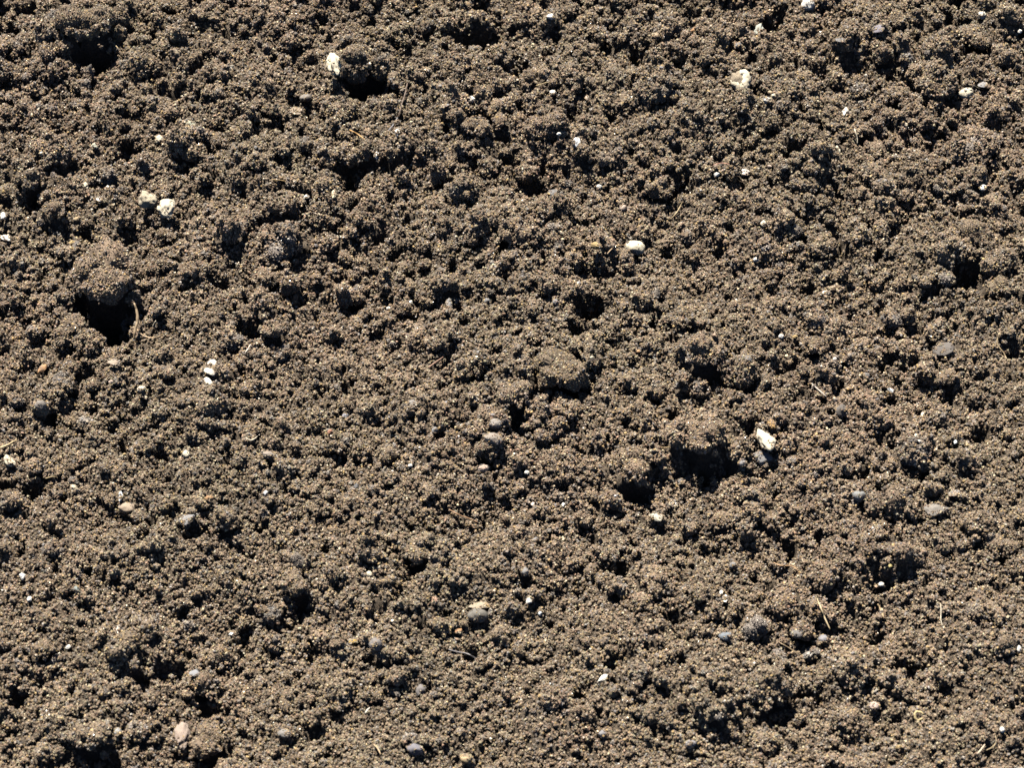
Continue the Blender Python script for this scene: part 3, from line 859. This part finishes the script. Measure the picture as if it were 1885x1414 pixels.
for i, (px, py, w, h, turn, habit, colr, label) in enumerate(STONES):
    bright = max(colr)
    mat = M_QUARTZ if habit == "chip" and bright > .5 else (M_CHALK if bright > .4 or habit == "porous" else M_SMOOTH)
    a = w * PX * 0.5 * (1.18 if bright > .4 else 1.0)
    hv = h * PX * 0.5 * (1.18 if bright > .4 else 1.0)
    # a stone's picture height comes from its depth on the ground and its own height together
    if habit == "flat":
        c = hv * 0.75
        b = hv * 1.1
    else:
        c = min(a, hv) * 0.92
        b = math.sqrt(max((hv ** 2 - (c * math.cos(PITCH)) ** 2), (0.35 * hv) ** 2)) / math.sin(PITCH)
        b = min(b, hv * 1.35)
    g = surface_point(px, py + h * 0.2, 0.0)
    n = max(1, int(max(a, b) * 0.7 / STEP))
    ii, jj = int((g[0] - X0) / STEP), int((g[1] - Y0) / STEP)
    patch = H[max(0, jj - n):jj + n + 1, max(0, ii - n):ii + n + 1]
    base = float(np.quantile(patch, 0.85))
    zc = base + c * (0.75 if bright > .4 else 0.4)
    zc = clear_view(g[0], g[1], zc)
    g = gpt(px, py, zc)
    me = stone_variant(habit, i % 6, mat)
    o = bpy.data.objects.new("pebble" if max(w, h) < 22 else "stone", me)
    o.location = (g[0], g[1], zc)
    o.scale = (a, b, c)
    o.rotation_euler = placed_rot(turn, rng, 0.25)
    o.color = (*colr, 1)
    set_props(o, label, "pebble" if max(w, h) < 22 else "stone", "stones and pebbles strewn over the soil")
    COL.objects.link(o)
    if max(w, h) >= 12:                       # soil still sticks to the larger ones
        r_ = np.random.default_rng(5000 + i)
        vv = np.empty(len(me.vertices) * 3, np.float32); me.vertices.foreach_get("co", vv); vv = vv.reshape(-1, 3)
        sz = np.array([a, b, c])
        seeds = vv[r_.choice(len(vv), 3)]
        d = np.linalg.norm(vv[:, None] - seeds[None], axis=2).min(1)
        pick = np.where((d < r_.uniform(.25, .65, len(vv))) & (r_.uniform(size=len(vv)) < .35) | (r_.uniform(size=len(vv)) < .04))[0][:260]
        gr = np.clip(np.exp(r_.normal(size=len(pick)) * .3) * 0.6e-3, .3e-3, 1.3e-3)
        gv, gf, gc = grains_mesh(r_, vv[pick] * sz, gr)
        k = bpy.data.objects.new("stuck_soil_grains", make_mesh("stuck_soil_grains", gv / sz, gf, M_SOIL, tint=gc))
        k["kind"] = "stuff"
        k.parent = o
        COL.objects.link(k)

# ------------------------------------------------------------------ shells
def tube_mesh(pts, rads, sides, mat, squash=1.0, name="fibre", seed=0):
    r = np.random.default_rng(seed)
    pts = np.asarray(pts, float); n = len(pts)
    V, F = [], []
    for i in range(n):
        t = pts[min(i + 1, n - 1)] - pts[max(i - 1, 0)]
        t /= np.linalg.norm(t) + 1e-12
        a = np.cross(t, [0, 0, 1.0]); a = a if np.linalg.norm(a) > .1 else np.cross(t, [1.0, 0, 0]); a /= np.linalg.norm(a)
        b = np.cross(a, t)
        for k in range(sides):
            th = 2 * math.pi * k / sides
            w = 1 + r.normal() * 0.06
            V.append(pts[i] + rads[i] * w * (a * math.cos(th) + b * math.sin(th) * squash))
    for i in range(n - 1):
        for k in range(sides):
            p, q = i * sides + k, i * sides + (k + 1) % sides
            F += [(p, q, q + sides), (p, q + sides, p + sides)]
    V += [pts[0], pts[-1]]
    for k in range(sides):
        F.append((n * sides, (k + 1) % sides, k))
        F.append((n * sides + 1, (n - 1) * sides + k, (n - 1) * sides + (k + 1) % sides))
    return make_mesh(name, np.array(V), F, mat, smooth=True)

def curled(px, py, w, h, thick, arc, start, colr, label, name, cat, filled=False):
    """A ring that does not quite close, thick at one end and thin at the other."""
    g0 = surface_point(px, py)
    a, b = w * PX * 0.5, h * PX * 0.5
    T = thick * PX
    z = float(np.quantile(H[int((g0[1] - Y0) / STEP) - 8:int((g0[1] - Y0) / STEP) + 9, int((g0[0] - X0) / STEP) - 8:int((g0[0] - X0) / STEP) + 9], 0.7))
    zc = z + T * 0.6
    g = gpt(px, py, zc)
    k = 22
    lean = math.radians(38)          # the ring lies tipped towards the light
    pts, rad = [], []
    for i in range(k):
        t = start + arc * i / (k - 1)
        q = 1 + 0.10 * math.sin(3.1 * t + px) + 0.06 * math.sin(7.3 * t)
        x, y = (a - T) * q * math.cos(t), (b - T) * q * math.sin(t)
        pts.append((x, y * math.cos(lean) , y * math.sin(lean) * 0.8))
        rad.append(T * (0.7 + 0.45 * math.sin(math.pi * i / (k - 1))))
    me = tube_mesh(pts, rad, 10, M_CHALK, 1.0, name, int(px))
    o = bpy.data.objects.new(name, me)
    o.location = (g[0], g[1], zc + 0.003)
    o.color = (*colr, 1)
    set_props(o, label, cat)
    COL.objects.link(o)
    if filled:
        me = stone_variant("porous", 7, M_CHALK)
        c = bpy.data.objects.new("shell_core", me)
        c.parent = o
        c.location = (-0.12 * a, -0.02 * a, 0.001)
        c.scale = (a * 0.78, b * 0.74, T * 0.8)
        c.rotation_euler = (lean * 0.8, 0, 0)
        c.color = (.33, .27, .19, 1)
        COL.objects.link(c)
        me = stone_variant("flat", 8, M_SMOOTH)
        c = bpy.data.objects.new("rusty_patch", me)
        c.parent = o
        c.location = (0.62 * a, -0.42 * b, 0.0)
        c.scale = (a * 0.25, b * 0.18, T * 0.7)
        c.rotation_euler = (lean, 0, .5)
        c.color = (.50, .24, .07, 1)
        c["label"] = "rusty orange patch on the shell's rim"
        COL.objects.link(c)

curled(1362, 151, 44, 52, 9.5, 4.9, 3.05, (.58, .52, .39), "curled cream shell stone with an orange patch on its rim", "shell_stone", "shell stone", True)
curled(1691, 1322, 19, 19, 2.0, 5.4, 0.3, (.44, .35, .18), "pale yellow ring lying flat near the lower right corner", "shell_ring", "shell ring")

def shard(px, py, w, h, turn, colr, label, name="shell_shard", cat="shell"):
    """A thin curved piece of shell: a bent plate with thickness."""
    r = np.random.default_rng(int(px * 7 + py))
    nu, nv = 10, 6
    V, top = [], []
    a, b = w * PX * 0.5, h * PX * 0.62
    for side in (0, 1):
        for i in range(nu):
            for j in range(nv):
                u, v = -1 + 2 * i / (nu - 1), -1 + 2 * j / (nv - 1)
                edge = 1 - (0.35 if cat == "shell" else 0.93) * u * u + r.normal() * 0.03
                V.append((a * u * 1.0, b * v * edge, 0.28 * a * (1 - u * u) + 0.25 * b * (1 - v * v) - side * 0.0012))
    F = []
    ix = lambda s, i, j: s * nu * nv + i * nv + j
    for i in range(nu - 1):
        for j in range(nv - 1):
            F += [(ix(0, i, j), ix(0, i + 1, j), ix(0, i + 1, j + 1)), (ix(0, i, j), ix(0, i + 1, j + 1), ix(0, i, j + 1))]
            F += [(ix(1, i, j), ix(1, i + 1, j + 1), ix(1, i + 1, j)), (ix(1, i, j), ix(1, i, j + 1), ix(1, i + 1, j + 1))]
    rim = [(i, 0) for i in range(nu)] + [(nu - 1, j) for j in range(1, nv)] + [(i, nv - 1) for i in range(nu - 2, -1, -1)] + [(0, j) for j in range(nv - 2, 0, -1)]
    for k in range(len(rim)):
        p, q = rim[k], rim[(k + 1) % len(rim)]
        F += [(ix(0, *p), ix(1, *p), ix(1, *q)), (ix(0, *p), ix(1, *q), ix(0, *q))]
    me = make_mesh(name, np.array(V), F, M_CHALK, smooth=False)
    g = surface_point(px, py, 0.002)
    o = bpy.data.objects.new(name, me)
    o.location = (g[0], g[1], g[2] + 0.001)
    o.rotation_euler = (r.uniform(.1, .5), r.uniform(-.3, .3), math.radians(turn))
    o.color = (*colr, 1)
    set_props(o, label, cat)
    COL.objects.link(o)

shard(390, 672, 22, 12, 55, (.74, .70, .60), "upper curved shell shard of the broken white shell, left middle")
shard(386, 686, 22, 9, -30, (.72, .68, .58), "middle shard of the broken white shell, left middle")
shard(383, 703, 20, 8, -50, (.68, .64, .54), "lower crumbly shard of the broken white shell, left middle")
shard(1110, 1250, 22, 7, 42, (.76, .72, .62), "white curved seed husk beside a shaded slope, lower middle", "seed_husk", "husk")
shard(78, 680, 24, 9, 50, (.38, .22, .11), "orange brown leaf flake near the left edge", "leaf_flake", "leaf")
shard(1281, 54, 26, 7, 22, (.34, .19, .09), "orange bark flake near the upper edge", "bark_flake", "bark")

# ------------------------------------------------------------------ roots, straws and twigs
STRAW, ROOT, RUSTY, BROWN, WOOD, ASH, BONE = (.52, .40, .22), (.48, .34, .20), (.44, .20, .08), (.22, .14, .085), (.085, .065, .055), (.22, .21, .22), (.66, .58, .44)
# path in photograph pixels, thickness there, lift of start and end (m), colour, name, label
FIBRES = [
    ([(247, 625), (248, 606), (254, 590), (252, 572), (247, 558)], 6.5, .004, .020, (.34, .25, .15), "twig", "upright twig at the mouth of the deep hollow under the largest clod"),
    ([(252, 606), (262, 618), (280, 623), (296, 618)], 2.4, .002, .002, ROOT, "rootlet", "thin curved rootlet at the foot of the upright twig"),
    ([(281, 601), (287, 590)], 3.2, .002, .006, BONE, "straw", "short pale straw stub right of the upright twig"),
    ([(644, 239), (658, 246), (674, 258)], 4.0, .005, .002, (.50, .29, .10), "straw", "orange brown straw below the large dark clod"),
    ([(750, 152), (746, 172), (738, 196), (734, 214)], 3.6, .003, .003, (.16, .11, .08), "twig", "brown twig standing up right of the large dark clod"),
    ([(732, 216), (724, 230), (713, 242)], 4.0, .003, .003, ASH, "twig", "grey twig lying below the brown twig"),
    ([(984, 158), (996, 154), (1012, 150)], 2.6, .003, .003, STRAW, "straw", "thin straw lying behind the dark rough clod"),
    ([(1595, 112), (1597, 122), (1596, 133)], 3.0, .006, .002, STRAW, "straw", "short upright straw in the upper right"),
    ([(1573, 237), (1576, 247), (1579, 256), (1578, 266)], 3.0, .003, .003, BONE, "rootlet", "pale curved rootlet in the upper right"),
    ([(1313, 304), (1328, 299), (1343, 302)], 3.0, .003, .003, (.44, .24, .17), "rootlet", "reddish root left of the pinkish white shelly stone"),
    ([(1234, 403), (1244, 394), (1250, 384), (1256, 372)], 2.4, .003, .004, STRAW, "rootlet", "straw-coloured rootlet climbing beside the tan pink pebble"),
    ([(1118, 467), (1128, 455), (1142, 450), (1153, 452)], 2.6, .002, .003, ROOT, "rootlet", "rootlet arching to the round cream pebble"),
    ([(202, 74), (210, 80), (219, 90)], 2.2, .004, .002, STRAW, "straw", "fine straw right of the broad upper left clod"),
    ([(500, 330), (513, 331), (526, 333)], 2.6, .003, .003, (.5, .34, .15), "straw", "ochre straw on the broad mound, upper left"),
    ([(787, 678), (800, 668), (816, 657)], 2.6, .003, .003, (.36, .20, .13), "rootlet", "reddish rootlet left of the big middle clod"),
    ([(1082, 665), (1096, 662), (1112, 660)], 3.6, .006, .005, WOOD, "twig", "dark twig tip poking from the big middle clod"),
    ([(1504, 1102), (1512, 1122), (1519, 1140), (1528, 1159)], 3.0, .010, .003, (.56, .44, .26), "straw", "long straight straw standing in the lower right"),
    ([(1616, 1113), (1622, 1124), (1627, 1139)], 4.2, .003, .003, (.42, .30, .16), "straw", "short brown straw right of the long straight straw"),
    ([(1731, 1112), (1733, 1124), (1731, 1138), (1735, 1154)], 2.0, .003, .003, BONE, "rootlet", "hair-thin pale rootlet right of the short brown straw"),
    ([(1424, 1036), (1438, 1043), (1456, 1041), (1472, 1052)], 2.8, .003, .003, (.50, .31, .16), "rootlet", "orange rootlet up from the long straight straw"),
    ([(826, 938), (846, 949), (862, 954), (880, 962)], 2.8, .003, .004, (.42, .25, .14), "rootlet", "orange brown rootlet below the pinkish pebble"),
    ([(0, 824), (12, 821), (24, 813), (31, 809)], 4.0, .003, .004, (.60, .46, .26), "straw", "pale straw lying on the left picture edge"),
    ([(84, 881), (94, 878), (104, 878)], 2.8, .003, .003, STRAW, "straw", "short straw below the cream stone at the left edge"),
    ([(451, 650), (456, 643), (461, 634)], 3.0, .003, .005, (.66, .60, .50), "straw", "white splinter right of the broken white shell, above it"),
    ([(452, 806), (460, 811), (468, 809), (474, 803)], 3.0, .003, .004, BONE, "rootlet", "hooked pale rootlet right of the round cream bead"),
    ([(1841, 612), (1836, 624), (1834, 634), (1843, 644), (1849, 651), (1853, 662)], 3.4, .004, .003, (.50, .38, .22), "rootlet", "kinked pale root near the right edge"),
    ([(1494, 706), (1506, 717), (1521, 730)], 3.2, .003, .003, (.50, .44, .37), "straw", "pale splinter left of the silvery glassy chip"),
    ([(1414, 1351), (1426, 1361), (1441, 1373)], 3.4, .003, .003, (.42, .31, .18), "straw", "brown straw near the lower edge, left of the golden bead"),
    ([(1799, 1389), (1806, 1381), (1813, 1371)], 3.6, .003, .004, (.64, .52, .38), "straw", "pale splinter in the lower right corner"),
    ([(1815, 1382), (1828, 1377), (1836, 1365), (1832, 1355)], 2.2, .003, .003, (.44, .34, .20), "rootlet", "thin looped rootlet in the lower right corner"),
    ([(672, 1314), (676, 1308), (681, 1303)], 3.6, .003, .004, (.70, .64, .54), "straw", "tiny white splinter near the lower edge, left of middle"),
    ([(688, 1371), (696, 1379), (701, 1390)], 3.2, .003, .003, (.54, .40, .24), "straw", "bent straw left of the violet slate pebble"),
    ([(1011, 1258), (1024, 1263), (1040, 1271)], 3.0, .003, .003, (.55, .56, .60), "straw", "silvery splinter left of the white seed husk"),
    ([(826, 1196), (842, 1201), (860, 1203), (878, 1214)], 2.2, .003, .003, (.30, .28, .28), "rootlet", "grey fibre below the orange flake"),
    ([(1214, 822), (1226, 826), (1234, 820), (1242, 836)], 2.0, .003, .003, (.44, .32, .16), "rootlet", "wiry ochre rootlet left of the low clod by the black hollow"),
    ([(1866, 944), (1876, 951), (1888, 962)], 3.2, .003, .003, (.50, .38, .22), "straw", "straw running off the right picture edge"),
    ([(1436, 1184), (1450, 1192), (1466, 1202)], 2.6, .003, .003, (.44, .33, .20), "straw", "brown straw between the slate pebble and the whitish knob"),
    ([(1528, 531), (1536, 527), (1542, 524)], 3.4, .003, .003, (.62, .48, .30), "straw", "stub of straw by the thin white chip"),
    ([(434, 1130), (442, 1136), (450, 1142)], 2.0, .003, .003, (.5, .34, .18), "rootlet", "tiny bent rootlet above the white fleck, lower left"),
    ([(50, 312), (58, 312), (64, 307)], 2.2, .003, .003, BONE, "straw", "fine pale straw near the left edge, above the brown clod"),
]
for i, (path, thick, l0, l1, colr, name, label) in enumerate(FIBRES):
    r = np.random.default_rng(900 + i)
    path = np.array(path, float)
    seg = np.r_[0, np.cumsum(np.linalg.norm(np.diff(path, axis=0), axis=1))]
    n = max(6, int(seg[-1] / 4))
    s = np.linspace(0, seg[-1], n)
    px = np.interp(s, seg, path[:, 0]); py = np.interp(s, seg, path[:, 1])
    if n > 6:
        k = np.array([.25, .5, .25])
        for _ in range(2):
            px[1:-1] = np.convolve(px, k, 'valid'); py[1:-1] = np.convolve(py, k, 'valid')
    base = [surface_point(a, b) for a, b in zip(px, py)]
    z = np.array([p[2] for p in base])
    # a stiff stalk lies on the high spots: straight line through them, bent a little where the soil is much higher
    lin = np.polyfit(s, z, 1)
    z = np.array([clear_view(p[0], p[1], p[2], 0.004) for p in base])
    lin = np.polyfit(s, z, 1)
    zz = np.maximum(np.polyval(lin, s), z * 0.6 + np.polyval(lin, s) * 0.4) + np.linspace(l0, l1, n) * 1.0 + 0.0015
    P = np.array([gpt(a, b, c) for a, b, c in zip(px, py, zz)])
    rad = thick * PX * 0.44 * (1 - 0.45 * np.abs(np.linspace(-.7, 1, n)) ** 2) * (1 + r.normal(size=n) * 0.08)
    c0 = P.mean(0)
    me = tube_mesh(P - c0, rad, 7, M_FIBRE, 0.8, name, i)
    o = bpy.data.objects.new(name, me)
    o.location = c0.tolist()
    o.color = (*colr, 1)
    set_props(o, label, {"straw": "straw", "rootlet": "root", "twig": "twig"}[name], "bits of root, straw and twig in the soil")
    COL.objects.link(o)
